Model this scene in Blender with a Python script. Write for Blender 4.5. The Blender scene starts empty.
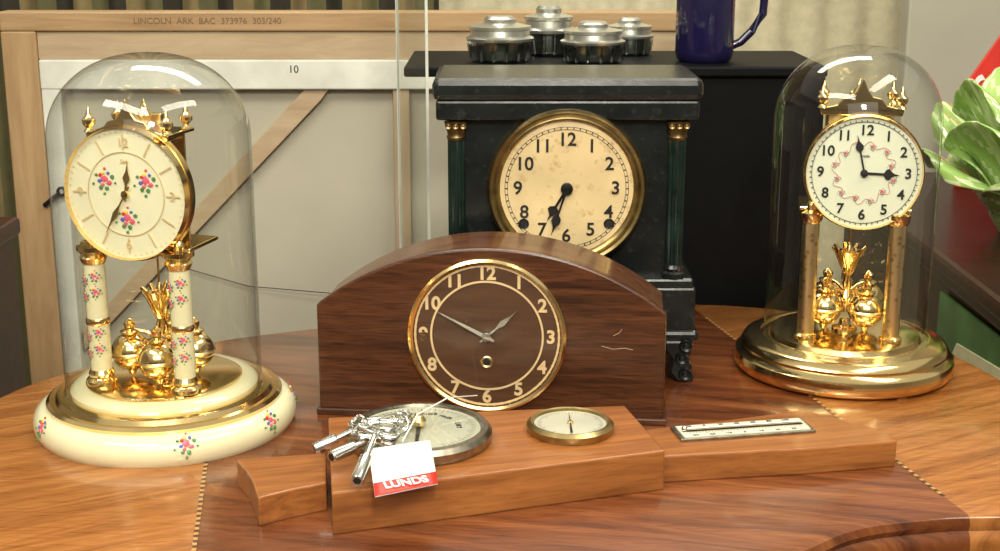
import bpy, bmesh, math, random
from mathutils import Vector, Matrix
random.seed(4)
sc = bpy.context.scene
COL = sc.collection
pi = math.pi
sc.view_settings.view_transform = 'Standard'

# ---------------------------------------------------------------- materials
def newmat(name):
    m = bpy.data.materials.new(name); m.use_nodes = True
    return m, m.node_tree, m.node_tree.nodes['Principled BSDF']
def setp(b, **k):
    for n, v in k.items():
        b.inputs[n.replace('_', ' ')].default_value = v
def plain(name, col, rough=.5, metal=0., coat=0., var=.12, vscale=60, bump=0., spec=.5, grime=None):
    m, t, b = newmat(name)
    setp(b, Roughness=rough, Metallic=metal)
    b.inputs['Specular IOR Level'].default_value = spec
    b.inputs['Coat Weight'].default_value = coat
    b.inputs['Coat Roughness'].default_value = .08
    tc = t.nodes.new('ShaderNodeTexCoord'); n = t.nodes.new('ShaderNodeTexNoise')
    n.inputs['Scale'].default_value = vscale; n.inputs['Detail'].default_value = 5
    r = t.nodes.new('ShaderNodeValToRGB')
    r.color_ramp.elements[0].position = .3; r.color_ramp.elements[1].position = .7
    r.color_ramp.elements[0].color = [c*(1-var) for c in col]+[1]
    r.color_ramp.elements[1].color = [min(1, c*(1+var*.6)) for c in col]+[1]
    t.links.new(tc.outputs['Object'], n.inputs['Vector']); t.links.new(n.outputs['Fac'], r.inputs['Fac'])
    src = r.outputs['Color']
    if grime:
        n2 = t.nodes.new('ShaderNodeTexNoise'); n2.inputs['Scale'].default_value = 170; n2.inputs['Detail'].default_value = 6
        r2 = t.nodes.new('ShaderNodeValToRGB'); r2.color_ramp.elements[0].position = .56; r2.color_ramp.elements[1].position = .74
        mx = t.nodes.new('ShaderNodeMixRGB'); mx.inputs[2].default_value = list(grime)+[1]
        t.links.new(tc.outputs['Object'], n2.inputs['Vector']); t.links.new(n2.outputs['Fac'], r2.inputs['Fac'])
        t.links.new(r2.outputs['Color'], mx.inputs['Fac']); t.links.new(src, mx.inputs[1]); src = mx.outputs[0]
    t.links.new(src, b.inputs['Base Color'])
    if bump:
        bp = t.nodes.new('ShaderNodeBump'); bp.inputs['Strength'].default_value = bump; bp.inputs['Distance'].default_value = .001
        t.links.new(n.outputs['Fac'], bp.inputs['Height']); t.links.new(bp.outputs['Normal'], b.inputs['Normal'])
    return m
def wood(name, c1, c2, scale=(8, 110, 110), rough=.4, coat=.3, rot=0, c3=None, spec=.5, fleck=0.):
    m, t, b = newmat(name)
    setp(b, Roughness=rough); b.inputs['Coat Weight'].default_value = coat; b.inputs['Coat Roughness'].default_value = .12
    b.inputs['Specular IOR Level'].default_value = spec
    tc = t.nodes.new('ShaderNodeTexCoord'); mp = t.nodes.new('ShaderNodeMapping'); mr = t.nodes.new('ShaderNodeMapping')
    mr.inputs['Rotation'].default_value = (0, 0, rot)
    mp.inputs['Scale'].default_value = scale
    n = t.nodes.new('ShaderNodeTexNoise'); n.inputs['Scale'].default_value = 1; n.inputs['Detail'].default_value = 9
    n.inputs['Roughness'].default_value = .65; n.inputs['Distortion'].default_value = .6
    r = t.nodes.new('ShaderNodeValToRGB')
    r.color_ramp.elements[0].position = .32; r.color_ramp.elements[1].position = .68
    r.color_ramp.elements[0].color = list(c1)+[1]; r.color_ramp.elements[1].color = list(c2)+[1]
    L = t.links.new
    L(tc.outputs['Object'], mr.inputs['Vector']); L(mr.outputs['Vector'], mp.inputs['Vector']); L(mp.outputs['Vector'], n.inputs['Vector'])
    L(n.outputs['Fac'], r.inputs['Fac'])
    src = r.outputs['Color']
    if fleck:
        mp2 = t.nodes.new('ShaderNodeMapping'); mp2.inputs['Scale'].default_value = tuple(s*5 for s in scale)
        n2 = t.nodes.new('ShaderNodeTexNoise'); n2.inputs['Scale'].default_value = 1; n2.inputs['Detail'].default_value = 3
        r2 = t.nodes.new('ShaderNodeValToRGB'); r2.color_ramp.elements[0].position = .36; r2.color_ramp.elements[1].position = .52
        r2.color_ramp.elements[0].color = (1-fleck, 1-fleck, 1-fleck, 1); r2.color_ramp.elements[1].color = (1, 1, 1, 1)
        mx = t.nodes.new('ShaderNodeMixRGB'); mx.blend_type = 'MULTIPLY'; mx.inputs['Fac'].default_value = 1
        L(mr.outputs['Vector'], mp2.inputs['Vector']); L(mp2.outputs['Vector'], n2.inputs['Vector']); L(n2.outputs['Fac'], r2.inputs['Fac'])
        L(src, mx.inputs[1]); L(r2.outputs['Color'], mx.inputs[2]); src = mx.outputs[0]
    L(src, b.inputs['Base Color'])
    bp = t.nodes.new('ShaderNodeBump'); bp.inputs['Strength'].default_value = .12; bp.inputs['Distance'].default_value = .001
    L(n.outputs['Fac'], bp.inputs['Height']); L(bp.outputs['Normal'], b.inputs['Normal'])
    return m
def engraved(name, col, dark, scale=160):
    m, t, b = newmat(name); setp(b, Roughness=.3, Metallic=1.)
    tc = t.nodes.new('ShaderNodeTexCoord'); v = t.nodes.new('ShaderNodeTexVoronoi'); v.inputs['Scale'].default_value = scale
    r = t.nodes.new('ShaderNodeValToRGB')
    r.color_ramp.elements[0].position = .12; r.color_ramp.elements[1].position = .36
    r.color_ramp.elements[0].color = list(dark)+[1]; r.color_ramp.elements[1].color = list(col)+[1]
    bp = t.nodes.new('ShaderNodeBump'); bp.inputs['Strength'].default_value = .25; bp.inputs['Distance'].default_value = .0003
    L = t.links.new
    L(tc.outputs['Object'], v.inputs['Vector']); L(v.outputs['Distance'], r.inputs['Fac']); L(r.outputs['Color'], b.inputs['Base Color'])
    L(v.outputs['Distance'], bp.inputs['Height']); L(bp.outputs['Normal'], b.inputs['Normal'])
    return m
def glassm(name, tint=(.98, .99, .98), edge=.8, base=.035, power=4.):
    m = bpy.data.materials.new(name); m.use_nodes = True; t = m.node_tree; t.nodes.clear()
    o = t.nodes.new('ShaderNodeOutputMaterial'); mx = t.nodes.new('ShaderNodeMixShader')
    tr = t.nodes.new('ShaderNodeBsdfTransparent'); tr.inputs['Color'].default_value = list(tint)+[1]
    gl = t.nodes.new('ShaderNodeBsdfGlossy'); gl.inputs['Roughness'].default_value = .03
    lw = t.nodes.new('ShaderNodeLayerWeight'); lw.inputs['Blend'].default_value = .5
    pw = t.nodes.new('ShaderNodeMath'); pw.operation = 'POWER'; pw.inputs[1].default_value = power
    mu = t.nodes.new('ShaderNodeMath'); mu.operation = 'MULTIPLY_ADD'; mu.inputs[1].default_value = edge; mu.inputs[2].default_value = base; mu.use_clamp = True
    L = t.links.new
    L(lw.outputs['Facing'], pw.inputs[0]); L(pw.outputs[0], mu.inputs[0]); L(mu.outputs[0], mx.inputs['Fac']); L(tr.outputs[0], mx.inputs[1]); L(gl.outputs[0], mx.inputs[2])
    L(mx.outputs[0], o.inputs['Surface'])
    return m

GOLD = plain('polished_brass', (.93, .69, .32), .15, 1., var=.06)
GOLDR = plain('satin_brass', (.82, .62, .30), .3, 1., var=.12)
OLDBR = plain('aged_brass', (.40, .30, .13), .33, 1., var=.35, vscale=90)
BRONZE = plain('dark_bronze', (.20, .14, .06), .4, 1., var=.4, vscale=120)
GOLDENG = engraved('engraved_brass', (1.0, .82, .46), (.66, .44, .18))
GILT = plain('gilt_paint', (.80, .60, .32), .4, .3, var=.1)
PORC = plain('cream_porcelain', (.72, .67, .43), .15, 0, .6, var=.03)
CREAM = plain('cream_dial', (.74, .71, .50), .4, var=.04)
WDIAL = plain('white_dial', (.70, .72, .57), .4, var=.03)
OLDD = plain('yellowed_dial', (.66, .51, .28), .55, var=.24, vscale=22, grime=(.42, .29, .13))
BLACKP = plain('black_paint', (.006, .006, .007), .3, var=.3)
INK = plain('black_ink', (.01, .01, .01), .5)
BLK = plain('black_enamelled_wood', (.007, .009, .009), .27, 0, .0, var=.5, vscale=45, bump=.35, spec=.5, grime=(.020, .022, .020))
BLKC = plain('black_laminate', (.0025, .0025, .003), .55, var=.3, spec=.12)
GREENM = plain('green_marbled_column', (.006, .016, .013), .25, 0, .3, var=.6, vscale=70)
STEEL = plain('steel', (.66, .65, .60), .25, 1., var=.12)
ALU = plain('dull_aluminium', (.66, .66, .59), .3, .9, var=.18, vscale=30)
STEELD = plain('nickel_worn', (.36, .33, .26), .3, 1., var=.3, vscale=200)
SILV = plain('silvered_dial', (.52, .51, .40), .4, .25, var=.16, vscale=20)
PINK = plain('rose_pink', (.66, .11, .18), .4)
RED = plain('red_print', (.66, .03, .02), .4)
BLUE = plain('blue_print', (.10, .12, .48), .4)
YEL = plain('yellow_print', (.85, .58, .10), .4)
LEAFG = plain('leaf_green_print', (.07, .22, .07), .4)
PAPER = plain('white_paper', (.84, .83, .78), .7, var=.03)
CLOTH = plain('white_canvas_edge', (.72, .72, .64), .8, var=.18, vscale=22)
CANVAS = plain('canvas_back', (.45, .42, .33), .9, var=.12, vscale=6)
GLASS = glassm('dome_glass', (.975, .985, .965), .75, .035, 2.6)
FGLASS = glassm('flat_glass', (.96, .975, .96), .5, .04, 4.)
JGLASS = glassm('jar_glass', (.80, .84, .80), .8, .22, 1.5)
PINE = wood('frame_pine', (.30, .18, .08), (.46, .30, .15), (6, 60, 90), .6, .1)
PINEL = wood('stretcher_pine', (.38, .27, .16), (.50, .38, .24), (10, 60, 60), .7, 0)
WALN = wood('dark_walnut', (.030, .010, .004), (.110, .037, .014), (10, 180, 160), .34, .15, spec=.35, fleck=.45)
WALNT = wood('walnut_case_top', (.05, .016, .007), (.16, .060, .023), (10, 160, 160), .32, .3, fleck=.3)
BARO = wood('barometer_walnut', (.19, .060, .014), (.38, .140, .036), (7, 140, 120), .3, .3, rot=-.25, fleck=.15)
MAHOG = wood('mahogany', (.014, .004, .002), (.045, .012, .006), (12, 70, 70), .4, .1, spec=.3)
CERG = plain('cabbage_glaze', (.34, .52, .14), .15, 0, .7, var=.28, vscale=14)
CERW = plain('cabbage_vein', (.62, .72, .38), .2, 0, .6, var=.1)
COBALT = plain('cobalt_glaze', (.010, .008, .042), .1, 0, .6, var=.2)

# ---------------------------------------------------------------- geometry helpers
def empty(name, loc=(0, 0, 0), rz=0.):
    e = bpy.data.objects.new(name, None); COL.objects.link(e); e.location = loc; e.rotation_euler = (0, 0, rz)
    e.empty_display_size = .02
    return e
def obj_from_bm(name, bm, mat, parent=None, smooth=False, loc=(0, 0, 0), rot=(0, 0, 0)):
    bmesh.ops.recalc_face_normals(bm, faces=bm.faces)
    me = bpy.data.meshes.new(name); bm.to_mesh(me); bm.free()
    for mm in (mat if isinstance(mat, (list, tuple)) else [mat]): me.materials.append(mm)
    o = bpy.data.objects.new(name, me); COL.objects.link(o); o.parent = parent; o.location = loc; o.rotation_euler = rot
    if smooth:
        for p in me.polygons: p.use_smooth = True
        try: me.set_sharp_from_angle(angle=math.radians(38))
        except Exception: pass
    return o
def bev(o, w, s=2):
    m = o.modifiers.new('bevel', 'BEVEL'); m.width = w; m.segments = s; m.limit_method = 'ANGLE'
    return o
def box(name, x0, x1, y0, y1, z0, z1, mat, parent=None, b=0.):
    bm = bmesh.new(); bmesh.ops.create_cube(bm, size=1)
    for v in bm.verts:
        v.co = Vector((x0+(v.co.x+.5)*(x1-x0), y0+(v.co.y+.5)*(y1-y0), z0+(v.co.z+.5)*(z1-z0)))
    o = obj_from_bm(name, bm, mat, parent)
    if b: bev(o, b)
    return o
def lathe(name, prof, mat, parent=None, loc=(0, 0, 0), seg=64, axis='Z', smooth=True, rot=(0, 0, 0)):
    bm = bmesh.new(); rings = []
    for r, h in prof:
        if r < 1e-6:
            rings.append([bm.verts.new((0, 0, h) if axis == 'Z' else (0, -h, 0))])
        else:
            L = []
            for i in range(seg):
                a = 2*pi*i/seg
                L.append(bm.verts.new((r*math.cos(a), r*math.sin(a), h) if axis == 'Z' else (r*math.cos(a), -h, r*math.sin(a))))
            rings.append(L)
    for A, B in zip(rings[:-1], rings[1:]):
        if len(A) == 1 and len(B) == 1: continue
        for i in range(seg):
            j = (i+1) % seg
            if len(A) == 1: bm.faces.new((A[0], B[i], B[j]))
            elif len(B) == 1: bm.faces.new((A[i], A[j], B[0]))
            else: bm.faces.new((A[i], A[j], B[j], B[i]))
    return obj_from_bm(name, bm, mat, parent, smooth, loc, rot)
def prism(name, pts, d0, d1, mat, parent=None, plane='XY', b=0., smooth=False):
    bm = bmesh.new()
    f = (lambda p, d: (p[0], p[1], d)) if plane == 'XY' else ((lambda p, d: (p[0], d, p[1])) if plane == 'XZ' else (lambda p, d: (d, p[0], p[1])))
    A = [bm.verts.new(f(p, d0)) for p in pts]; B = [bm.verts.new(f(p, d1)) for p in pts]
    bm.faces.new(A); bm.faces.new(B)
    n = len(pts)
    for i in range(n): bm.faces.new((A[i], A[(i+1) % n], B[(i+1) % n], B[i]))
    o = obj_from_bm(name, bm, mat, parent, smooth)
    if b: bev(o, b)
    return o
def tube(name, pts, r, mat, parent=None, seg=10, closed=False, radii=None):
    bm = bmesh.new(); pts = [Vector(p) for p in pts]; n = len(pts); rings = []
    for i, p in enumerate(pts):
        a = pts[(i-1) % n] if (closed or i > 0) else p; c = pts[(i+1) % n] if (closed or i < n-1) else p
        d = (c-a).normalized(); up = Vector((0, 0, 1)) if abs(d.z) < .9 else Vector((0, 1, 0))
        s = d.cross(up).normalized(); u = s.cross(d); rr = radii[i] if radii else r
        rings.append([bm.verts.new(p+rr*(math.cos(2*pi*k/seg)*s+math.sin(2*pi*k/seg)*u)) for k in range(seg)])
    for i in range(n if closed else n-1):
        A = rings[i]; B = rings[(i+1) % n]
        for k in range(seg): bm.faces.new((A[k], A[(k+1) % seg], B[(k+1) % seg], B[k]))
    if not closed: bm.faces.new(rings[0]); bm.faces.new(rings[-1])
    return obj_from_bm(name, bm, mat, parent, True)
def text(name, s, size, loc, mat, parent=None, rot=(pi/2, 0, 0), ext=.0002, off=0., shear=0.):
    c = bpy.data.curves.new(name, 'FONT'); c.body = s; c.size = size; c.align_x = 'CENTER'; c.align_y = 'CENTER'
    c.extrude = ext; c.offset = off; c.shear = shear
    tmp = bpy.data.objects.new('tmp', c); COL.objects.link(tmp)
    dg = bpy.context.evaluated_depsgraph_get(); dg.update()
    me = bpy.data.meshes.new_from_object(tmp.evaluated_get(dg)); bpy.data.objects.remove(tmp)
    me.name = name; me.materials.clear(); me.materials.append(mat)
    o = bpy.data.objects.new(name, me); COL.objects.link(o); o.parent = parent; o.location = loc; o.rotation_euler = rot
    return o
def bouquet(name, groups, parent):
    """groups: list of (center, normal, size). one mesh, many small painted petals"""
    bm = bmesh.new(); mats = [PINK, RED, BLUE, YEL, LEAFG]
    for c, nrm, s in groups:
        nrm = Vector(nrm).normalized(); c = Vector(c)
        up = Vector((0, 0, 1)) if abs(nrm.z) < .95 else Vector((0, 1, 0))
        sx = nrm.cross(up).normalized(); sy = sx.cross(nrm)
        M0 = Matrix((sx, sy, nrm)).transposed().to_4x4()
        items = [(0, .0, .15, .30), (1, .0, .15, .15), (0, -.35, -.1, .22), (2, .38, .0, .18), (3, .1, .55, .16), (4, -.15, -.5, .18), (4, .3, -.45, .17),
                 (4, -.6, .3, .17), (1, .3, .4, .15), (4, .05, -.85, .12), (2, -.3, .55, .13), (4, .6, .4, .13), (0, .15, -.25, .16), (3, -.15, -.1, .1),
                 (4, -.8, -.1, .1), (4, .85, -.2, .1), (1, -.05, .85, .10)]
        for mi, x, y, r in items:
            res = bmesh.ops.create_icosphere(bm, subdivisions=1, radius=1)
            M = Matrix.Translation(c+s*(x*sx+y*sy)) @ M0 @ Matrix.Diagonal((r*s, r*s*random.uniform(.7, 1.1), .10*s, 1))
            bmesh.ops.transform(bm, matrix=M, verts=res['verts'])
            for v in res['verts']:
                for f in v.link_faces: f.material_index = mi
    return obj_from_bm(name, bm, mats, parent, True)
def hand(name, ang, L, w, mat, parent, y, cx=0., cz=0., style='plain', tail=.15):
    a = math.radians(ang)
    if style == 'plain': pts = [(-w*.5, -L*tail), (w*.5, -L*tail), (w*.8, L*.1), (w*.35, L*.85), (0, L), (-w*.35, L*.85), (-w*.8, L*.1)]
    elif style == 'spade': pts = [(-w*.35, 0), (w*.35, 0), (w*.3, L*.55), (w*1.3, L*.62), (w*1.5, L*.70), (w*.7, L*.78), (w*.3, L*.84), (0, L), (-w*.3, L*.84), (-w*.7, L*.78), (-w*1.5, L*.70), (-w*1.3, L*.62), (-w*.3, L*.55)]
    else: pts = [(-w*.3, -L*.2), (w*.3, -L*.2), (w*.3, L*.3), (w, L*.5), (w*.3, L*.72), (0, L), (-w*.3, L*.72), (-w, L*.5), (-w*.3, L*.3)]
    P = [(cx+x*math.cos(a)+z*math.sin(a), cz-x*math.sin(a)+z*math.cos(a)) for x, z in pts]
    return prism(name, P, y-.0004, y+.0002, mat, parent, 'XZ')
def polar(r, deg):
    a = math.radians(deg); return r*math.sin(a), r*math.cos(a)
def ringY(name, ro, ri, h0, h1, mat, parent, loc, seg=96):
    return lathe(name, [(ri, h0), (ri, h1*.8), ((ro+ri)/2, h1), (ro, h1*.7), (ro, h0), (ri, h0)], mat, parent, loc, seg, 'Y')
def ticks(name, n, r0, r1, w, mat, parent, y, cx, cz, skip=None):
    bm = bmesh.new()
    for i in range(n):
        if skip and i % skip == 0: continue
        a = 2*pi*i/n; s, c = math.sin(a), math.cos(a)
        vs = []
        for dy in (0, .0003):
            vs.append([bm.verts.new((cx+rr*s+ww*c, y-dy, cz+rr*c-ww*s)) for rr, ww in ((r0, -w/2), (r0, w/2), (r1, w/2), (r1, -w/2))])
        A, B = vs
        bm.faces.new(A); bm.faces.new(B)
        for k in range(4): bm.faces.new((A[k], A[(k+1) % 4], B[(k+1) % 4], B[k]))
    return obj_from_bm(name, bm, mat, parent)
def spline(P, n=8):
    out = []; N = len(P)
    for i in range(N):
        p0, p1, p2, p3 = [Vector(P[(i+k-1) % N]) for k in range(4)]
        for j in range(n):
            t = j/n
            out.append(tuple(.5*((2*p1)+(p2-p0)*t+(2*p0-5*p1+4*p2-p3)*t*t+(3*p1-p0-3*p2+p3)*t**3)))
    return out

# ---------------------------------------------------------------- room
FZ = -.75
box('floor', -3, 3, -2, 3.2, FZ-.05, FZ, wood('floorboards', (.10, .035, .018), (.20, .08, .04), (4, 40, 40), .5, .2))
box('wall_back', -3, 3, 2.9, 3.0, FZ, 1.9, plain('back_wall_paint', (.56, .53, .42), .8, vscale=3))
box('wall_left', -3.1, -3, -2, 3.2, FZ, 1.9, plain('left_wall_paint', (.42, .38, .32), .8, vscale=3))
box('wall_right', 3, 3.1, -2, 3.2, FZ, 1.9, plain('right_wall_paint', (.45, .43, .38), .8, vscale=3))

# ---------------------------------------------------------------- table
tab = empty('inlaid_wooden_table')
def veneer():
    m, t, b = newmat('table_veneer')
    setp(b, Roughness=.24); b.inputs['Coat Weight'].default_value = .4; b.inputs['Coat Roughness'].default_value = .08
    L = t.links.new; N = t.nodes.new
    tc = N('ShaderNodeTexCoord'); sp = N('ShaderNodeSeparateXYZ'); L(tc.outputs['Object'], sp.inputs[0])
    def grain(rot, scale, c1, c2, c3):
        mr = N('ShaderNodeMapping'); mr.inputs['Rotation'].default_value = (0, 0, rot)
        mp = N('ShaderNodeMapping'); mp.inputs['Scale'].default_value = scale
        n = N('ShaderNodeTexNoise'); n.inputs['Scale'].default_value = 1; n.inputs['Detail'].default_value = 12; n.inputs['Roughness'].default_value = .66
        n.inputs['Distortion'].default_value = .9
        r = N('ShaderNodeValToRGB'); e = r.color_ramp.elements
        e[0].position = .33; e[0].color = list(c1)+[1]; e[1].position = .72; e[1].color = list(c3)+[1]
        k = e.new(.5); k.color = list(c2)+[1]
        L(tc.outputs['Object'], mr.inputs[0]); L(mr.outputs[0], mp.inputs[0]); L(mp.outputs[0], n.inputs['Vector']); L(n.outputs['Fac'], r.inputs['Fac'])
        return r.outputs['Color'], n.outputs['Fac']
    cen, f1 = grain(.25, (5, 50, 10), (.060, .015, .006), (.150, .043, .012), (.27, .092, .028))
    sid, f2 = grain(-.5, (7, 65, 10), (.19, .062, .013), (.32, .118, .028), (.44, .185, .052))
    def line(x0, slope, y0, op):
        a = N('ShaderNodeMath'); a.operation = 'MULTIPLY_ADD'; a.inputs[1].default_value = -slope; a.inputs[2].default_value = slope*y0-x0
        L(sp.outputs['Y'], a.inputs[0]); s = N('ShaderNodeMath'); s.operation = 'ADD'; L(a.outputs[0], s.inputs[0]); L(sp.outputs['X'], s.inputs[1])
        c = N('ShaderNodeMath'); c.operation = op; c.inputs[1].default_value = 0; L(s.outputs[0], c.inputs[0]); return c.outputs[0]
    R = line(.25, -.23, .945, 'GREATER_THAN'); Lf = line(-.194, -.15, .86, 'LESS_THAN')
    mx = N('ShaderNodeMath'); mx.operation = 'MAXIMUM'; L(R, mx.inputs[0]); L(Lf, mx.inputs[1])
    mix = N('ShaderNodeMixRGB'); L(mx.outputs[0], mix.inputs['Fac']); L(cen, mix.inputs[1]); L(sid, mix.inputs[2])
    mp = N('ShaderNodeMapping'); mp.inputs['Scale'].default_value = (40, 420, 60); mp.inputs['Rotation'].default_value = (0, 0, .2)
    n2 = N('ShaderNodeTexNoise'); n2.inputs['Scale'].default_value = 1
    r2 = N('ShaderNodeValToRGB'); r2.color_ramp.elements[0].position = .34; r2.color_ramp.elements[1].position = .5
    r2.color_ramp.elements[0].color = (.78, .74, .70, 1); r2.color_ramp.elements[1].color = (1, 1, 1, 1)
    L(tc.outputs['Object'], mp.inputs[0]); L(mp.outputs[0], n2.inputs['Vector']); L(n2.outputs['Fac'], r2.inputs['Fac'])
    mm = N('ShaderNodeMixRGB'); mm.blend_type = 'MULTIPLY'; mm.inputs['Fac'].default_value = 1
    L(mix.outputs[0], mm.inputs[1]); L(r2.outputs[0], mm.inputs[2]); L(mm.outputs[0], b.inputs['Base Color'])
    return m
VEN = veneer()
out = [(-.40, .90), (-.388, 1.0), (-.350, 1.07), (-.27, 1.14), (-.16, 1.195), (0, 1.245), (.17, 1.273), (.28, 1.245), (.36, 1.16), (.40, 1.05),
       (.405, .90), (.355, .800), (.27, .784), (.215, .768), (.160, .727), (.02, .64), (-.2, .61), (-.36, .72)]
cx, cy = 0., .94
def scaled(s): return [(cx+(x-cx)*s, cy+(y-cy)*s) for x, y in spline(out, 8)]
def tabletop():
    bm = bmesh.new(); prof = [(.972, 0), (.985, -.0015), (.992, -.006), (.985, -.010), (.998, -.013), (1.005, -.019), (1.0, -.026), (.97, -.030)]
    rings = [[bm.verts.new((x, y, z)) for x, y in scaled(s)] for s, z in prof]
    bm.faces.new(rings[0]); bm.faces.new(rings[-1]); n = len(rings[0])
    for A, B in zip(rings[:-1], rings[1:]):
        for i in range(n): bm.faces.new((A[i], A[(i+1) % n], B[(i+1) % n], B[i]))
    return obj_from_bm('tabletop', bm, VEN, tab, True)
tabletop()
prism('apron', scaled(.86), -.11, -.03, MAHOG, tab)
for i, (x, y) in enumerate([(-.27, .78), (.24, .88), (.22, 1.1), (-.22, 1.06)]):
    lathe('leg_%d' % (i+1), [(0, FZ), (.014, FZ), (.018, FZ+.03), (.012, FZ+.06), (.02, FZ+.3), (.026, -.25), (.016, -.22), (.028, -.18), (.028, -.11), (0, -.11)], MAHOG, tab, (x, y, 0), 24)
INL = plain('inlay_maple', (.46, .25, .08), .35); IND = plain('inlay_ebony', (.06, .02, .01), .35)
def inlay(name, p, q, w=.0026):
    bm = bmesh.new(); p = Vector(p); q = Vector(q); d = (q-p); L = d.length; d.normalize(); s = Vector((-d.y, d.x)); n = int(L/.0036)
    for i in range(n):
        a = p+d*(i*L/n); b = p+d*((i+1)*L/n)
        vs = [bm.verts.new((v.x, v.y, .0003)) for v in (a-s*w/2, b-s*w/2, b+s*w/2, a+s*w/2)]
        f = bm.faces.new(vs); f.material_index = i % 2
    o = obj_from_bm(name, bm, [INL, IND], tab)
    return o
inlay('inlay_right', (.187, 1.219), (.279, .818)); inlay('inlay_left', (-.161, .64), (-.232, 1.11))

# ---------------------------------------------------------------- anniversary clocks
def anniversary(name, loc, rz, k, R, rd, H, style, doff=0.):
    e = empty(name, (loc[0], loc[1], 0), rz)
    fl = style == 'floral'
    zp = .032
    if fl:
        lathe('base_porcelain', [(0, 0), (.0895, 0), (.0908, .002), (.0922, .006), (.0922, .010), (.0905, .0155), (.086, .019), (.080, .0205), (0, .0205)], PORC, e, seg=96)
        lathe('base_brass_step', [(0, .0202), (.0815, .0202), (.0825, .0225), (.080, .0245), (.0765, .0245), (.0745, .0275), (.070, .0280), (0, .0280)], GOLD, e, seg=96)
        lathe('base_inner_porcelain', [(0, .0275), (.0655, .0275), (.0655, .030), (.062, .033), (.056, .0335), (0, .0335)], PORC, e, seg=96)
        lathe('base_plate', [(0, .033), (.0545, .033), (.0545, .0345), (.052, .0355), (0, .0355)], GOLD, e, seg=96)
        zp = .0355
    else:
        for a in (30, 150, 270):
            lathe('foot', [(0, 0), (.006, 0), (.007, .003), (0, .004)], GOLD, e, polar(.076, a)+(0,), 20)
        lathe('base_brass', [(0, .0015), (.083, .0015), (.0850, .003), (.0865, .006), (.0865, .010), (.0855, .0145), (.082, .0165), (.0805, .0185), (.0815, .021), (.079, .025),
                             (.0745, .0270), (.070, .0275), (.0675, .0290), (.066, .0290), (.0655, .0275), (.060, .0275), (.058, .031), (.054, .032), (0, .032)], GOLD, e, seg=96)
    # columns
    for sx in (-1, 1):
        cl = (sx*.0325, -.029, 0)
        if fl:
            lathe('column_foot', [(0, zp), (.0105, zp), (.0105, zp+.003), (.008, zp+.005), (.009, zp+.008), (.0075, zp+.011), (0, zp+.011)], GOLD, e, cl, 32)
            lathe('column_shaft', [(0, zp+.011), (.0072, zp+.011), (.0076, zp+.02), (.0076, .115), (.0070, .124), (0, .124)], PORC, e, cl, 32)
            lathe('column_band', [(.0076, .079), (.0083, .080), (.0083, .083), (.0076, .084)], GOLD, e, cl, 32)
            lathe('column_capital', [(0, .123), (.0080, .123), (.0096, .127), (.0078, .129), (.011, .132), (.011, .135), (.004, .136), (.0045, .139), (.0028, .142), (0, .145)], GOLD, e, cl, 32)
        else:
            lathe('column_foot', [(0, zp), (.0088, zp), (.0088, zp+.003), (.0065, zp+.005), (0, zp+.006)], GOLD, e, cl, 32)
            lathe('column_shaft', [(0, zp+.005), (.0066, zp+.005), (.0066, .126), (0, .126)], GOLDENG, e, cl, 32)
            lathe('column_capital', [(0, .125), (.007, .125), (.0085, .128), (.009, .133), (.004, .135), (.0045, .139), (.0025, .142), (0, .144)], GOLD, e, cl, 32)
    box('platform', -.042, .042, -.030, .012, .1345, .1372, GOLD, e, .0008)
    # movement
    box('front_plate', -.024, .024, -.026, -.0245, .137, .212, GOLDR, e, .0004)
    box('back_plate', -.024, .024, .004, .0055, .137, .212, GOLDR, e, .0004)
    for x in (-.02, .02):
        for z in (.143, .206):
            lathe('pillar', [(0, -.004), (.0025, -.004), (.0018, .004), (.0018, .02), (.0025, .0245), (0, .0245)], GOLD, e, (x, 0, z), 16, 'Y')
    lathe('spring_barrel', [(0, .0), (.017, .0), (.017, .004), (.0155, .004), (.0155, .016), (.017, .016), (.017, .019), (0, .019)], GOLD, e, (.004, 0, .163), 48, 'Y')
    lathe('gear', [(0, .006), (.012, .006), (.012, .008), (0, .008)], GOLDR, e, (-.004, 0, .192), 36, 'Y')
    box('suspension_guard', -.006, .006, .0056, .012, .135, .222, GOLDR, e, .0008)
    # pediment
    ped = [(-.030, .208), (.030, .208), (.031, .213), (.024, .2145), (.018, .216), (.014, .221), (.0075, .2225), (.004, .227), (0, .236), (-.004, .227), (-.0075, .2225), (-.014, .221), (-.018, .216), (-.024, .2145), (-.031, .213)]
    prism('pediment', ped, -.030, -.0265, GOLD, e, 'XZ', .0006)
    box('top_plate', -.030, .030, -.030, .008, .211, .2135, GOLD, e, .0006)
    for x, y in ((-.029, -.028), (.029, -.028), (-.026, .004), (.026, .004)):
        lathe('finial', [(0, .213), (.004, .2135), (.002, .216), (.0045, .219), (.0045, .2215), (.002, .224), (.0012, .228), (0, .231)], GOLD, e, (x, y, 0), 20)
    lathe('top_finial', [(0, .2135), (.005, .214), (.0025, .218), (.0055, .223), (.003, .227), (0, .234)], GOLD, e, (0, -.006, 0), 20)
    # dial
    dz = .1735 if fl else .1655; rr = .0468 if fl else .0448; dx = doff
    lathe('dial_case', [(0, .0265), (rr*.93, .0265), (rr*.97, .030), (rr*.97, .0345), (0, .0345)], GOLD, e, (dx, 0, dz), 96, 'Y')
    lathe('dial_face', [(0, .0345), (rr*.945, .0345), (rr*.945, .0350), (0, .0355)], CREAM if fl else WDIAL, e, (dx, 0, dz), 96, 'Y')
    ringY('bezel', rr, rr*.925, .032, .0385, GOLD, e, (dx, 0, dz))
    y = -.0357
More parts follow.
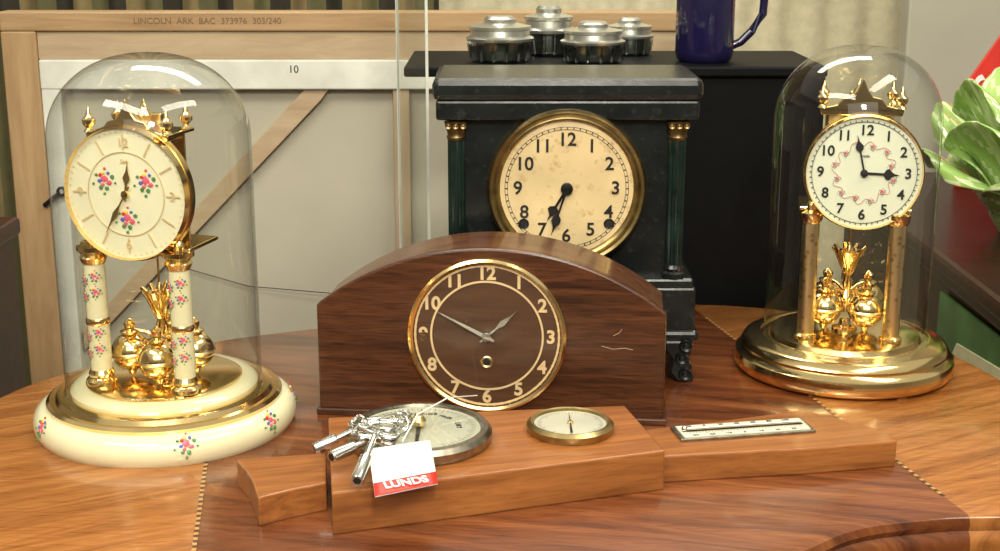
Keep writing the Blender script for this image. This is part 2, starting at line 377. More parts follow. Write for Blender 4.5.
    if fl:
        ticks('batons', 12, rr*.64, rr*.86, .0011, GILT, e, y, dx, dz)
        ticks('minute_dots', 60, rr*.885, rr*.905, .0006, GILT, e, y, dx, dz, 5)
        lathe('chapter_line', [(rr*.60, .0355), (rr*.60, .0359), (rr*.612, .0359), (rr*.612, .0355)], GILT, e, (dx, 0, dz), 72, 'Y')
        gs = []
        for a in (-62, 62, 180):
            px, pz = polar(.0175, a); gs.append(((dx+px, y, dz+pz), (0, -1, 0), .0100))
        bouquet('dial_roses', gs, e)
        for a, s in ((0, '12'), (90, '3'), (180, '6'), (270, '9')):
            px, pz = polar(.0345, a); text('numeral_'+s, s, .0085, (dx+px, y-.0003, dz+pz), GILT, e)
        text('maker_script', 'Sela', .004, (dx, y, dz+.022), GILT, e, shear=.3)
        hand('minute_hand', 211, .032, .0020, GOLDR, e, y-.0012, dx, dz, 'lance'); hand('hour_hand', 8, .022, .0028, GOLDR, e, y-.0006, dx, dz, 'lance')
        lathe('hand_hub', [(0, .0355), (.0026, .0355), (.0026, .038), (0, .0385)], GOLD, e, (dx, 0, dz), 20, 'Y')
        cg = []
        for sx in (-1, 1):
            for z in (.058, .070, .099, .110):
                for a in (-35, 30):
                    s, c = math.sin(math.radians(a)), math.cos(math.radians(a))
                    cg.append(((sx*.0325+.0076*s, -.029-.0076*c, z+(.004 if a > 0 else 0)), (s, -c, 0), .0055))
        bouquet('column_roses', cg, e)
        bg = []
        for a in (-38, 37, 80, 120, 200, 250):
            aa = math.radians(a); s, c = math.sin(aa), math.cos(aa)
            bg.append(((.0908*s, -.0908*c, .0143), (s, -c, .45), .0092))
        bouquet('base_roses', bg, e)
    else:
        for i in range(1, 13):
            px, pz = polar(rr*.72, i*30)
            text('numeral_%d' % i, str(i), .0108, (dx+px, y, dz+pz), INK, e, off=.0002)
        ticks('minute_track', 60, rr*.87, rr*.90, .0006, INK, e, y, dx, dz)
        lathe('track_line', [(rr*.86, .0354), (rr*.86, .0358), (rr*.868, .0358), (rr*.868, .0354)], INK, e, (dx, 0, dz), 72, 'Y')
        gs = []
        for a in range(0, 360, 30):
            px, pz = polar(rr*(.50 if a % 60 else .45), a+15); gs.append(((dx+px, y, dz+pz), (0, -1, 0), .0034))
        bouquet('dial_garland_flowers', gs, e)
        tube('dial_garland', [(dx+rr*(.49+.05*math.sin(12*t))*math.sin(t), y, dz+rr*(.49+.05*math.sin(12*t))*math.cos(t)) for t in [2*pi*i/144 for i in range(144)]], .00025, plain('garland_pink', (.62, .30, .28), .5), e, 6, True)
        text('maker_script', 'made', .003, (dx, y, dz+.013), INK, e)
        hand('minute_hand', 347, .030, .0020, INK, e, y-.0012, dx, dz, 'spade'); hand('hour_hand', 92, .026, .0028, INK, e, y-.0006, dx, dz, 'spade')
        lathe('hand_hub', [(0, .0355), (.0028, .0355), (.0028, .038), (0, .0385)], INK, e, (dx, 0, dz), 20, 'Y')
    # pendulum : four balls hanging from arms, vase-shaped hub with a flared leaf crown
    rot = math.radians(20 if fl else 38); zb = .0535; br = .0138
    tube('suspension_wire', [(0, 0, .135), (0, 0, .1)], .0008, GOLD, e)
    lathe('pendulum_spindle', [(0, zb-.006), (.004, zb-.006), (.0025, zb), (.0065, zb+.006), (.003, zb+.012), (.0045, zb+.018), (.0025, zb+.024), (.0045, zb+.030), (.0085, zb+.040), (.0100, zb+.0435), (.0085, zb+.0435), (.0035, zb+.038), (.0018, zb+.048), (0, zb+.052)], GOLD, e, (0, 0, 0), 28)
    for i in range(8):
        a = i*2*pi/8+.2
        prism('crown_leaf', [(.003, zb+.024), (.0065, zb+.031), (.0105, zb+.040), (.0140, zb+.0455), (.0125, zb+.0475), (.0085, zb+.044), (.0045, zb+.034)], -.0014, .0014, GOLD, e, 'XZ', .0004).rotation_euler = (0, 0, a)
    for i in range(4):
        a = rot+i*pi/2; x, yb = .0225*math.cos(a), .0225*math.sin(a)
        lathe('pendulum_ball', [(0, zb-br-.003), (.0022, zb-br-.003), (.0035, zb-br*.97)]+[(br*math.cos(q), zb+br*math.sin(q)) for q in [(-70+10*j)*pi/180 for j in range(15)]]
              + [(.0065, zb+br), (.0070, zb+br+.0015), (.0032, zb+br+.003), (.0040, zb+br+.0055), (.0040, zb+br+.0075), (.0015, zb+br+.010), (0, zb+br+.011)], GOLD, e, (x, yb, 0), 32)
        lathe('ball_band', [(br, zb-.0012), (br+.0007, zb), (br, zb+.0012)], GOLDR, e, (x, yb, 0), 32)
        tube('pendulum_arm', [(0, 0, zb+.008), (x*.5, yb*.5, zb+.014), (x, yb, zb+br+.002)], .0016, GOLD, e)
    lathe('locking_cup', [(0, zp), (.010, zp), (.010, zp+.002), (.005, zp+.004), (.004, zp+.009), (0, zp+.010)], GOLD, e, seg=32)
    # dome
    z0 = .0282 if fl else .0278; hc = .058
    prof = [(rd+.0008, z0), (rd+.0012, z0+.0015), (rd, z0+.003), (rd, H-hc)]
    for j in range(1, 19):
        q = j/18*pi/2; prof.append((rd*max(0, math.cos(q))**.9 if j < 18 else 0, H-hc+hc*math.sin(q)))
    lathe('glass_dome', prof, GLASS, e, seg=96)
    return e
anniversary('anniversary_clock', (-.240, .953), math.radians(-16), 1, .0945, .0685, .264, 'floral')
anniversary('anniversary_clock.001', (.2762, 1.077), math.radians(-9), 1, .088, .0636, .258, 'brass', .004)

# ---------------------------------------------------------------- walnut mantel clock
mc = empty('wooden_mantel_clock', (-.0075, .956, 0), math.radians(-5.5))
W = .125; zs = .083; zt = .127
def arch(W, zs, zt, z0, n=40):
    rise = zt-zs; R = (W*W+rise*rise)/(2*rise); p = [(-W, z0), (W, z0)]
    for i in range(n+1):
        x = W-2*W*i/n; p.append((x, zt-R+math.sqrt(R*R-x*x)))
    return p
prism('case_body', arch(W-.002, zs-.002, zt-.002, .003), .006, .066, WALNT, mc, 'XZ', .001)
prism('front_board', arch(W, zs, zt, .004), 0, .008, WALN, mc, 'XZ', .0015)
box('plinth', -W-.002, W+.002, -.002, .066, 0, .005, WALN, mc, .001)
dx, dz = -.0018, .0635
ringY('bezel', .0567, .0530, 0, .0045, GOLD, mc, (dx, 0, dz))
lathe('dial_face', [(0, .0005), (.0535, .0005), (.0535, .0010), (0, .0010)], wood('bronze_brown_dial', (.055, .024, .011), (.095, .043, .019), (14, 120, 120), .4, 0), mc, (dx, 0, dz), 96, 'Y')
for r in (.0400, .0515):
    lathe('chapter_ring', [(r-.0007, .0009), (r-.0007, .0016), (r+.0007, .0016), (r+.0007, .0009)], GILT, mc, (dx, 0, dz), 96, 'Y')
for i in range(1, 13):
    px, pz = polar(.0457, i*30)
    text('numeral_%d' % i, str(i), .0132, (dx+px, -.0012, dz+pz), GILT, mc, off=.0004)
ticks('minute_track', 60, .0505, .0525, .0008, GILT, mc, -.0012, dx, dz)
hand('hour_hand', 48, .031, .0022, STEEL, mc, -.0030, dx, dz, 'lance'); hand('minute_hand', 297, .040, .0018, STEEL, mc, -.0042, dx, dz, 'plain')
lathe('hand_hub', [(0, .001), (.0035, .001), (.0035, .005), (0, .006)], STEEL, mc, (dx, 0, dz), 24, 'Y')
ringY('winding_hole_collar', .0045, .0028, .0008, .002, GOLDR, mc, (dx, 0, dz-.0195), 32)
lathe('winding_hole', [(0, .0011), (.003, .0011), (.003, .0013), (0, .0013)], INK, mc, (dx, 0, dz-.0195), 24, 'Y')
lathe('crystal', [(.0525, .0045), (.05, .0052), (.035, .0066), (.02, .0073), (0, .0076)], glassm('crystal_glass', (.99, .99, .99), .25, .02), mc, (dx, 0, dz), 72, 'Y')
tube('scratch', [(.080, -.0001, .058), (.088, -.0001, .056), (.096, -.0001, .057), (.102, -.0001, .056)], .0002, PINEL, mc, 5)
tube('scratch_small', [(.088, -.0001, .066), (.092, -.0001, .068), (.094, -.0001, .071)], .0002, PINEL, mc, 5)

# ---------------------------------------------------------------- black mantel clock
bk = empty('black_mantel_clock', (.0505, 1.045, 0), 0)
def rbox(n, hx, y0, y1, z0, z1, m=BLK, b=.0015): return box(n, -hx, hx, y0, y1, z0, z1, m, bk, b)
rbox('top_slab', .1010, -.006, .098, .2195, .2365, b=.005)
rbox('cornice', .0985, -.003, .096, .205, .2200, b=.002)
rbox('case_body', .088, .006, .092, .075, .207)
rbox('column_shelf', .0985, -.004, .094, .075, .083, b=.002)
rbox('plinth', .1005, -.004, .095, .040, .076, b=.002)
rbox('lower_moulding', .1035, -.007, .098, .033, .042, b=.003)
for sx in (-1, 1):
    cl = (sx*.0835, .0035, 0)
    prof_pts = []
    for i in range(48):
        a = 2*pi*i/48; r = .0060+.0005*math.cos(12*a); prof_pts.append((cl[0]+r*math.cos(a), cl[1]+r*math.sin(a)))
    prism('column_shaft', prof_pts, .092, .192, GREENM, bk, 'XY')
    lathe('column_base', [(0, .083), (.0088, .083), (.0088, .0865), (.007, .088), (.0078, .0905), (.0062, .093), (0, .093)], BLK, bk, cl, 24)
    lathe('column_capital', [(0, .190), (.0066, .190), (.0074, .192), (.0066, .194), (.0075, .198), (.0092, .2035), (0, .205)], BRONZE, bk, cl, 24)
    for q in (-1, 0, 1):
        lathe('capital_scroll', [(0, 0), (.0028, 0), (.0024, .0015), (.001, .001), (0, .002)], BRONZE, bk, (cl[0]+q*.0055, cl[1]-.0085+abs(q)*.001, .2015), 14, 'Y')
    for y0 in (.0, .08):
        fx = sx*.090
        pts = [(0, 0), (.013, 0), (.0145, .004), (.011, .008), (.0125, .013), (.009, .018), (.011, .024), (.009, .034), (-.012, .034), (-.011, .026), (-.005, .018), (-.007, .008)]
        prism('scroll_foot', [(fx+sx*px*.95-sx*.002, pz) for px, pz in pts], y0-.006, y0+.010, BLK, bk, 'XZ', .002)
        for q, (px, pz) in enumerate(((.004, .007), (.001, .020), (.004, .030))):
            lathe('foot_rosette', [(0, 0), (.0055, 0), (.0045, .002), (.0025, .0012), (.0015, .003), (0, .0032)], BLK, bk, (fx+sx*px, y0-.006, pz), 20, 'Y')
dx, dz = .0, .1535
lathe('dial_case', [(.0605, -.006), (.0605, -.001), (.059, .002), (0, .002)], OLDBR, bk, (dx, 0, dz), 96, 'Y')
lathe('dial_face', [(0, .0022), (.0515, .0022), (.0515, .0028), (0, .0028)], OLDD, bk, (dx, 0, dz), 96, 'Y')
lathe('bezel', [(.0600, -.006), (.0608, .001), (.0600, .006), (.0580, .0085), (.0560, .0075), (.0550, .0050), (.0535, .0058), (.0520, .0050), (.0505, .0028)], OLDBR, bk, (dx, 0, dz), 96, 'Y')
ticks('minute_track', 60, .0450, .0466, .0007, INK, bk, -.0029, dx, dz)
for r in (.0448, .0468): lathe('track_line', [(r-.00015, .0027), (r-.00015, .0031), (r+.00015, .0031), (r+.00015, .0027)], INK, bk, (dx, 0, dz), 96, 'Y')
for i in range(1, 13):
    px, pz = polar(.0370, i*30)
    text('numeral_%d' % i, str(i), .0140, (dx+px, -.003, dz+pz), INK, bk, off=.00025)
hand('hour_hand', 211, .029, .0030, BLACKP, bk, -.0045, dx, dz, 'spade'); hand('minute_hand', 198, .038, .0024, BLACKP, bk, -.0055, dx, dz, 'spade')
lathe('hand_hub', [(0, .0025), (.0046, .0025), (.0046, .006), (0, .007)], BLACKP, bk, (dx, 0, dz), 24, 'Y')
for x in (-.0325, .0325):
    ringY('winding_hole_collar', .0044, .0028, .0026, .0036, BLACKP, bk, (dx+x, 0, dz-.0275), 32)
    lathe('winding_hole', [(0, .0028), (.003, .0028), (.003, .0031), (0, .0031)], INK, bk, (dx+x, 0, dz-.0275), 24, 'Y')
lathe('crystal', [(.0520, .0055), (.045, .0075), (.03, .0088), (.0, .0098)], glassm('crystal_glass_b', (.99, .985, .96), .25, .02), bk, (dx, 0, dz), 72, 'Y')

# ---------------------------------------------------------------- barometer
ba = empty('banjo_barometer')
body = [(-.0985, .761), (.1043, .828), (.086, .912), (-.1155, .888)]
prism('body', body, 0, .0268, [BARO], ba, 'XY', .0012)
armR = [(.098, .838), (.15, .846), (.20, .853), (.262, .866), (.2605, .876), (.252, .890), (.238, .905), (.213, .926), (.18, .914), (.14, .900), (.094, .886)]
prism('neck', armR, 0, .0185, BARO, ba, 'XY', .0012)
armL = [(-.106, .796), (-.125, .786), (-.144, .773), (-.1475, .785), (-.152, .800), (-.159, .817), (-.168, .834), (-.150, .838), (-.112, .845)]
prism('crest', armL, 0, .0185, BARO, ba, 'XY', .0012)
c = (-.052, .845, .0268)
lathe('barometer_case', [(0, 0), (.045, 0), (.047, .003), (.047, .007), (.0445, .0100), (.0405, .0105), (.0395, .008), (0, .008)], STEELD, ba, c, 96)
lathe('barometer_dial', [(0, .0082), (.0395, .0082), (.0395, .0086), (0, .0086)], SILV, ba, c, 96)
lathe('barometer_glass', [(.0400, .0100), (.02, .0108), (0, .011)], FGLASS, ba, c, 64)
def flat_ticks(nm, c, z, n, step, r0, r1, w=.0002, start=-150, rmaj=None, major=5):
    bm = bmesh.new()
    for i in range(n):
        a = math.radians(start+i*step); L0 = (rmaj or r0) if i % major == 0 else r0
        s, cc = math.sin(a), math.cos(a)
        bm.faces.new([bm.verts.new((c[0]+r*s+ww*cc, c[1]+r*cc-ww*s, z)) for r, ww in ((L0, -w), (L0, w), (r1, w), (r1, -w))])
    obj_from_bm(nm, bm, INK, ba)
flat_ticks('barometer_scale', c, .0356, 61, 5, .0335, .0365, rmaj=.031)
for i, s in enumerate(('STORM', 'RAIN', 'CHANGE', 'FAIR', 'DRY')):
    a = math.radians(-80+i*40)
    text('barometer_word', s, .0052, (c[0]+.0255*math.sin(a), c[1]+.0255*math.cos(a), .0356), INK, ba, (0, 0, -a), .0001)
prism('barometer_needle', [(-.053, .82), (-.051, .82), (-.0505, .845), (-.052, .878), (-.0535, .845)], .0362, .0366, INK, ba)
lathe('barometer_knob', [(0, .010), (.004, .011), (.0048, .014), (.003, .017), (0, .018)], GOLDR, ba, c, 24)
c2 = (.046, .863, .0268)
lathe('hygrometer_case', [(0, 0), (.0275, 0), (.0285, .002), (.0285, .005), (.026, .0072), (.0242, .0068), (.0238, .0045), (0, .0045)], OLDBR, ba, c2, 72)
lathe('hygrometer_dial', [(0, .0046), (.0238, .0046), (.0238, .0050), (0, .0050)], SILV, ba, c2, 72)
flat_ticks('hygrometer_scale', c2, .0320, 49, 6, .0195, .0215, .00015, -144, rmaj=.0180)
prism('hygrometer_needle', [(.0452, .845), (.0468, .845), (.0464, .863), (.046, .884), (.0456, .863)], .0324, .0328, INK, ba)
lathe('hygrometer_hub', [(0, .005), (.002, .005), (.002, .0065), (0, .007)], GOLDR, ba, c2, 20)
th = empty('thermometer', (.163, .884, .0185), math.radians(10.6)); th.parent = ba
PALE = plain('pale_scale', (.62, .60, .48), .4, .1)
box('thermometer_plate', -.047, .047, -.0125, .0125, 0, .002, STEELD, th, .0006)
box('thermometer_scale', -.044, .044, -.0105, .0105, .002, .0026, PALE, th)
box('thermometer_channel', -.042, .042, -.0016, .0016, .0026, .0030, BRONZE, th)
tube('thermometer_tube', [(-.041, 0, .0042), (.040, 0, .0042)], .0011, ALU, th)
lathe('thermometer_bulb', [(.0020*math.cos(q), .0045+.0020*math.sin(q)) for q in [(-90+15*j)*pi/180 for j in range(13)]], STEEL, th, (-.041, 0, 0), 16)
bm = bmesh.new()
for i in range(36):
    x = -.038+i*.0022; L1 = .0062 if i % 5 == 0 else .0045
    for s in (-1, 1):
        bm.faces.new([bm.verts.new((x+a, s*b, .0028)) for a, b in ((-.0002, .0025), (.0002, .0025), (.0002, L1), (-.0002, L1))])
obj_from_bm('thermometer_marks', bm, INK, th)
for i in range(7):
    for s in (-1, 1):
        text('thermometer_figure', str(i*20-20 if s > 0 else i*10-30), .0036, (-.036+i*.0115, s*.0082, .0028), INK, th, (0, 0, 0), .0001)

# keys
ks = empty('clock_key_bunch')
def key(i, tip, head):
    tip = Vector(tip); head = Vector(head); d = (head-tip); L = d.length; d.normalize(); s = d.cross(Vector((0, 0, 1))).normalized()
    m1 = tip+d*L*.5
    tube('key_%d_barrel' % i, [tip, tip+d*.0008, m1, m1+d*.001], .0040, STEEL, ks, 16, radii=[.0035, .0040, .0040, .0028])
    tube('key_%d_bore' % i, [tip-d*.0002, tip+d*.0004], .0026, INK, ks, 6)
    tube('key_%d_shank' % i, [m1, head], .0022, STEEL, ks, 12)
    for sg in (-1, 1):
        cc = head+d*.004+s*sg*.0075
        tube('key_%d_wing' % i, [cc+.0065*math.cos(t)*s+.0052*math.sin(t)*d+Vector((0, 0, .0008*math.sin(3*t))) for t in [2*pi*k/20 for k in range(20)]], .0016, STEEL, ks, 8, True)
key(1, (-.1005, .780, .0415), (-.0775, .806, .0435))
key(2, (-.083, .757, .036), (-.0765, .800, .0465))
key(3, (-.115, .813, .0335), (-.090, .824, .0425))
key(4, (-.088, .835, .0420), (-.066, .838, .0425))
tube('key_wire', [(-.075+.018*math.cos(t), .818+.014*math.sin(t), .0475+.003*math.sin(2*t)) for t in [2*pi*k/32 for k in range(32)]], .0006, STEEL, ks, 6, True)
# tag
tg = empty('price_tag')
def quad(name, P, mat, parent, nx=8, ny=8, bend=.0, th=.0003):
    bm = bmesh.new(); G = []
    for j in range(ny+1):
        row = []
        for i in range(nx+1):
            u, v = i/nx, j/ny
            p = (Vector(P[0])*(1-u)+Vector(P[1])*u)*(1-v)+(Vector(P[3])*(1-u)+Vector(P[2])*u)*v
            p.z += bend*math.sin(pi*v); row.append(bm.verts.new(p))
        G.append(row)
    for j in range(ny):
        for i in range(nx): bm.faces.new((G[j][i], G[j][i+1], G[j+1][i+1], G[j+1][i]))
    o = obj_from_bm(name, bm, mat, parent, True); m = o.modifiers.new('s', 'SOLIDIFY'); m.thickness = th; m.offset = 0; return o
TL, TR, BR, BL = Vector((-.079, .788, .0435)), Vector((-.0428, .803, .0435)), Vector((-.0363, .763, .0315)), Vector((-.0715, .744, .0315))
ex = (TR-TL).normalized(); ey = (TL-BL).normalized(); ez = ex.cross(ey).normalized(); ey = ez.cross(ex)
quad('tag_card', (TL, TR, BR, BL), PAPER, tg)
up = ez*.0006
quad('tag_red_band', (TL.lerp(BL, .74)+up, TR.lerp(BR, .74)+up, BR+up, BL+up), RED, tg)
t = text('tag_lettering', 'LUNDS', .0085, (0, 0, 0), PAPER, tg, off=.0002)
t.matrix_local = Matrix.Translation((TL.lerp(BL, .87)+TR.lerp(BR, .87))/2+ez*.0015) @ Matrix((ex, ey, ez)).transposed().to_4x4()
tube('tag_string', [(-.059, .797, .0452), (-.052, .83, .050), (-.035, .89, .040), (-.0165, .947, .0215)], .0005, PAPER, tg, 6)

# ---------------------------------------------------------------- black cabinet + things on it
cb = empty('black_display_cabinet')
box('cabinet_body', .0, .300, 1.292, 1.44, FZ, .2100, BLKC, cb, .002)
box('cabinet_top', -.088, .300, 1.285, 1.44, .2100, .2195, BLKC, cb, .002)
mg = empty('coffee_mug', (.193, 1.335, .2195))
lathe('mug_body', [(0, 0), (.023, 0), (.0262, .003), (.0275, .010), (.0275, .092), (.0268, .094), (.0255, .092), (.0255, .008), (0, .006)], COBALT, mg, seg=48)
tube('mug_handle', [(.0265, 0, .066), (.036, 0, .075), (.048, 0, .074), (.055, 0, .062), (.054, 0, .044), (.044, 0, .028), (.034, 0, .018), (.0265, 0, .015)], .004, COBALT, mg, 12)
def jar(nm, x, y, r, h):
    e = empty(nm, (x, y, .2195))
    lathe('glass_bowl', [(0, 0), (r*.80, 0), (r*.86, h*.04), (r*.94, h*.30), (r*.96, h*.46), (r*.90, h*.50), (r*.84, h*.46), (r*.82, h*.30), (r*.70, h*.06), (0, h*.05)], JGLASS, e, seg=48)
    lathe('liner', [(0, h*.06), (r*.62, h*.06), (r*.74, h*.30), (r*.74, h*.48), (0, h*.48)], ALU, e, seg=48)
    lathe('lid', [(0, h*.47), (r*1.0, h*.47), (r*1.02, h*.53), (r*.90, h*.58), (r*.88, h*.70), (r*.93, h*.73), (r*.93, h*.79), (r*.70, h*.82), (r*.48, h*.86), (r*.48, h*.94), (r*.38, h), (0, h)], ALU, e, seg=48)
    for k in range(14):
        a = 2*pi*k/14
        tube('flute', [(r*.86*math.cos(a), r*.86*math.sin(a), h*.05), (r*.95*math.cos(a), r*.95*math.sin(a), h*.42)], r*.05, JGLASS, e, 6)
jar('glass_jar', .0, 1.335, .0315, .042)
jar('glass_jar.001', .048, 1.395, .026, .048)
jar('glass_jar.002', .087, 1.325, .0300, .038)
jar('glass_jar.003', .128, 1.40, .024, .036)

# ---------------------------------------------------------------- acrylic panel
ap = empty('acrylic_display_panel', (-.062, 1.19, 0), math.radians(118))
ACE = plain('acrylic_edge', (.62, .64, .56), .2, coat=.5)
box('panel', 0, .06, -.0008, .0008, 0, .42, FGLASS, ap)
box('panel_edge_front', -.0008, 0, -.0012, .0012, 0, .42, ACE, ap)
box('panel_edge_back', .06, .0608, -.0012, .0012, 0, .42, ACE, ap)

# ---------------------------------------------------------------- reversed framed painting
pf = empty('framed_painting_back')
x0, x1, zt_, zb_ = -.565, .265, .248, FZ
Y = 1.60
box('frame_top_rail', x0, x1, Y, Y+.03, zt_-.022, zt_, PINE, pf, .002)
box('frame_bottom_rail', x0, x1, Y, Y+.03, zb_, zb_+.04, PINE, pf, .002)
def vrail(n, xa, xb):
    return box(n, xa, xb, Y, Y+.03, zb_+.04, zt_-.022, wood('pine_vertical_'+n, (.30, .18, .08), (.46, .30, .15), (60, 60, 6), .6, .1), pf, .002)
vrail('frame_left_rail', x0, x0+.040); vrail('frame_right_rail', x1-.04, x1)
box('stretcher_top', x0+.04, x1-.04, Y+.004, Y+.028, .194, .226, PINEL, pf, .001)
box('canvas_fold', x0+.04, x1-.04, Y+.002, Y+.028, .160, .194, CLOTH, pf, .002)
box('canvas_side_fold', x0+.04, x0+.062, Y+.003, Y+.028, zb_+.04, .162, CLOTH, pf, .002)
box('canvas', x0+.04, x1-.04, Y+.020, Y+.026, zb_+.04, .162, CANVAS, pf)
prism('diagonal_brace', [(-.222, .162), (-.195, .162), (-.205, .148), (-.56+.06, -.155), (-.56+.06, -.130)], Y+.008, Y+.019, PINEL, pf, 'XZ', .001)
box('centre_brace', -.123, -.104, Y+.006, Y+.019, zb_+.04, .160, wood('brace_pine', (.34, .25, .16), (.45, .35, .23), (60, 60, 6), .7, 0), pf, .001)
text('rail_stamp', 'LINCOLN  ARK  BAC  373976  303/240', .010, (-.33, Y-.0004, .2375), plain('stamp_ink', (.20, .12, .06), .8), pf, ext=.0001)
text('stretcher_pencil', '10', .012, (-.235, Y+.0016, .183), INK, pf, ext=.0001)
tube('hanging_wire', [(-.50, Y+.015, .0), (-.40, Y+.012, -.045), (-.30, Y+.012, -.075), (-.15, Y+.0, -.085), (-.113, Y+.003, -.085)], .0006, INK, pf, 6)
tube('hook_plate', [(-.530, Y-.003, .026), (-.512, Y-.003, .040)], .003, BLACKP, pf, 10)
lathe('hook_ring', [(.003, 0), (.006, .001), (.006, .003), (.003, .004)], BLACKP, pf, (-.508, Y-.003, .043), 20, 'Y')

# ---------------------------------------------------------------- background right
box('partition_panel', .575, .73, 2.0, 2.04, FZ, 1.4, plain('partition_grey', (.48, .46, .37), .7, vscale=4), None, .004)
def curtain(name, xa, xb, y, mats, n, amp):
    bm = bmesh.new(); A = []; B = []
    for i in range(n+1):
        x = xa+(xb-xa)*i/n; yy = y+amp*math.sin(i*.5)+amp*.4*math.sin(i*.17)
        A.append(bm.verts.new((x, yy, FZ+.02))); B.append(bm.verts.new((x, yy, 1.3)))
    for i in range(n):
        f = bm.faces.new((A[i], A[i+1], B[i+1], B[i])); f.material_index = (i//6) % len(mats)
    return obj_from_bm(name, bm, mats, None, True)
curtain('curtain', -.105, .95, 2.45, [plain('cream_cloth', (.66, .61, .42), .9)], 200, .006)
curtain('curtain.001', -1.3, -.11, 2.35, [plain('olive_cloth', (.13, .12, .05), .9), plain('dark_cloth', (.035, .03, .02), .9), plain('ochre_cloth', (.24, .18, .08), .9)], 240, .012)

rc = empty('mahogany_cabinet')
box('carcass', .440, .95, 1.15, 1.75, FZ, .010, MAHOG, rc, .003)
box('top_board', .425, .96, 1.13, 1.77, .016, .035, MAHOG, rc, .006)
box('top_moulding', .432, .955, 1.14, 1.76, .004, .018, MAHOG, rc, .004)
box('side_panel_rail', .436, .441, 1.17, 1.73, -.45, -.38, MAHOG, rc, .002)
sg = empty('tin_sign')
prism('sign_plate', [(1.135, -.24), (1.335, -.24), (1.335, -.006), (1.135, -.002)], .4345, .4375, plain('sign_green', (.05, .16, .04), .35, var=.5, vscale=20), sg, 'YZ')
prism('sign_red_panel', [(1.14, -.11), (1.33, -.12), (1.33, -.058), (1.14, -.052)], .4330, .4344, RED, sg, 'YZ')
prism('sign_cream_panel', [(1.14, -.048), (1.28, -.053), (1.27, -.040), (1.14, -.026)], .4330, .4344, plain('sign_cream', (.75, .70, .42), .4), sg, 'YZ')
text('sign_lettering', 'SODA', .045, (.4325, 1.235, -.084), PAPER, sg, (pi/2, 0, -pi/2), off=.001)

# cabbage-leaf ceramic
cg = empty('cabbage_leaf_tureen', (.564, 1.40, .0355))
def leaf(i, az, R, H, wid, curl, z0=0., seed=0):
    bm = bmesh.new(); nu, nv = 24, 16; G = []
    ca, sa = math.cos(az), math.sin(az)
    for j in range(nv+1):
        v = j/nv
        rad = R*(.45+.55*math.sin(v*pi*.5))+curl*max(0, v-.5)**2*4
        z = z0+H*(v-curl*7*max(0, v-.65)**2)
        w = wid*max(.30, 1-abs(2*(v*.80+.05)-.85)**3)
        row = []
        for q in range(nu+1):
            u = -1+2*q/nu; ang = u*w
            ruff = .004*abs(u)**3*math.sin(v*9+seed+u*3)*v
            rr = rad*(1-.05*u*u)+ruff-.0030*math.exp(-(u/.08)**2)+.0010*math.cos(abs(u)*14-v*9)
            zz = max(.001, z-.26*H*u*u*v+ruff)
            x, y = rr*math.cos(ang), rr*math.sin(ang)
            row.append(bm.verts.new((x*ca-y*sa, x*sa+y*ca, zz)))
        G.append(row)
    for j in range(nv):
        for q in range(nu):
            side = abs(q-nu/2+.5)
            f = bm.faces.new((G[j][q], G[j][q+1], G[j+1][q+1], G[j+1][q])); f.material_index = 1 if side < 1 or (side*.9-j+40) % 5 < .9 else 0
    o = obj_from_bm('leaf_%d' % i, bm, [CERG, CERW], cg, True); m = o.modifiers.new('s', 'SOLIDIFY'); m.thickness = .003; m.offset = 1
    o.modifiers.new('sub', 'SUBSURF').levels = 1; return o
k = 0
for ring, (R, H, n, wd, cu, z0) in enumerate([(.096, .085, 5, .85, .040, 0.004), (.090, .125, 5, .90, .040, .005), (.078, .160, 4, 1.0, .03, .006)]):
    for i in range(n):
        k += 1; leaf(k, 2*pi*i/n+ring*.62+.55, R, H, wd, cu, z0, k*1.7)
lathe('tureen_body', [(0, 0), (.05, 0), (.062, .02), (.066, .07), (.055, .12), (.03, .145), (0, .15)], CERG, cg, seg=40)

# red sign standing behind the tureen
rs = empty('red_advertising_sign', (.567, 1.66, .035), math.radians(-6))
prism('sign_board', [(-.02, 0), (.16, 0), (.20, .235), (.085, .29), (-.020, .118)], -.003, .003, RED, rs, 'XZ', .001)
text('sign_script', 'Soda-Cola', .045, (.050, -.0036, .180), PAPER, rs, (pi/2, math.radians(-56), 0), off=.001, shear=.4)

# left dark furniture
lf = empty('dark_wood_sideboard')
box('carcass', -1.0, -.488, 1.20, 1.37, FZ, .043, MAHOG, lf, .003)
box('top_board', -1.02, -.481, 1.18, 1.375, .043, .061, MAHOG, lf, .004)
box('drawer_front', -.98, -.50, 1.193, 1.202, -.12, .02, MAHOG, lf, .002)
lathe('drawer_knob', [(0, 0), (.005, 0), (.004, .006), (.009, .012), (.006, .018), (0, .019)], GOLDR, lf, (-.6, 1.193, -.05), 20, 'Y')

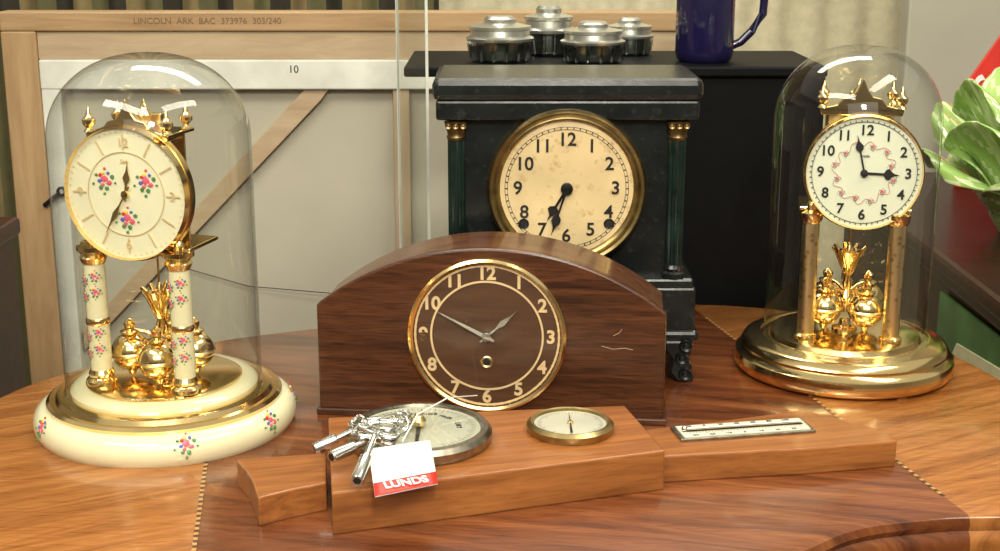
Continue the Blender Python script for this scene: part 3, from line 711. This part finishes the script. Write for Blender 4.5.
# ---------------------------------------------------------------- lights
def area(name, loc, size, sy, e, col, target):
    l = bpy.data.lights.new(name, 'AREA'); l.shape = 'RECTANGLE'; l.size = size; l.size_y = sy; l.energy = e; l.color = col
    o = bpy.data.objects.new(name, l); COL.objects.link(o); o.location = loc
    o.rotation_euler = (Vector(target)-Vector(loc)).to_track_quat('-Z', 'Y').to_euler(); return o
area('ceiling_light', (-.7, .1, 1.5), 1.2, .25, 22, (1, .94, .79), (-.1, 1.0, 0))
area('ceiling_light.001', (.8, .5, 1.6), 1.2, .25, 17, (1, .94, .79), (.1, 1.0, 0))
area('ceiling_light.002', (0, 1.9, 1.7), 1.4, .3, 17, (1, .94, .80), (0, 1.3, 0))
area('front_fill_light', (0, -.8, 1.1), 1.5, .8, 13, (1, .96, .84), (0, 1.2, .1))  # front fill lamp added behind the camera, lower than the ceiling lights
area('key_light', (.12, -.25, .95), .16, .16, 13, (1, .94, .80), (0, 1.10, .03))  # small lamp added near the camera to put highlights on the domes
w = bpy.data.worlds.new('room_ambient'); sc.world = w; w.use_nodes = True; t = w.node_tree
bg = t.nodes['Background']; tc = t.nodes.new('ShaderNodeTexCoord'); sp = t.nodes.new('ShaderNodeSeparateXYZ'); r = t.nodes.new('ShaderNodeValToRGB')
mr = t.nodes.new('ShaderNodeMapRange'); mr.inputs['From Min'].default_value = -1; mr.inputs['From Max'].default_value = 1
t.links.new(tc.outputs['Generated'], sp.inputs[0]); t.links.new(sp.outputs['Z'], mr.inputs['Value']); t.links.new(mr.outputs[0], r.inputs['Fac']); t.links.new(r.outputs['Color'], bg.inputs['Color'])
e = r.color_ramp.elements; e[0].position = .40; e[0].color = (.08, .05, .03, 1); e[1].position = .75; e[1].color = (.90, .87, .74, 1)
k_ = e.new(.52); k_.color = (.28, .25, .18, 1)
bg.inputs['Strength'].default_value = .6

# ---------------------------------------------------------------- camera
cd = bpy.data.cameras.new('camera'); cam = bpy.data.objects.new('camera', cd); COL.objects.link(cam)
cd.lens = 50.4; cd.sensor_width = 36; cd.clip_start = .01
cam.location = (0, 0, .355); cam.rotation_euler = (math.radians(75.5), 0, 0); sc.camera = cam
# raise everything so that the floor is z = 0
for o in list(COL.objects):
    if o.parent is None: o.location.z += .75
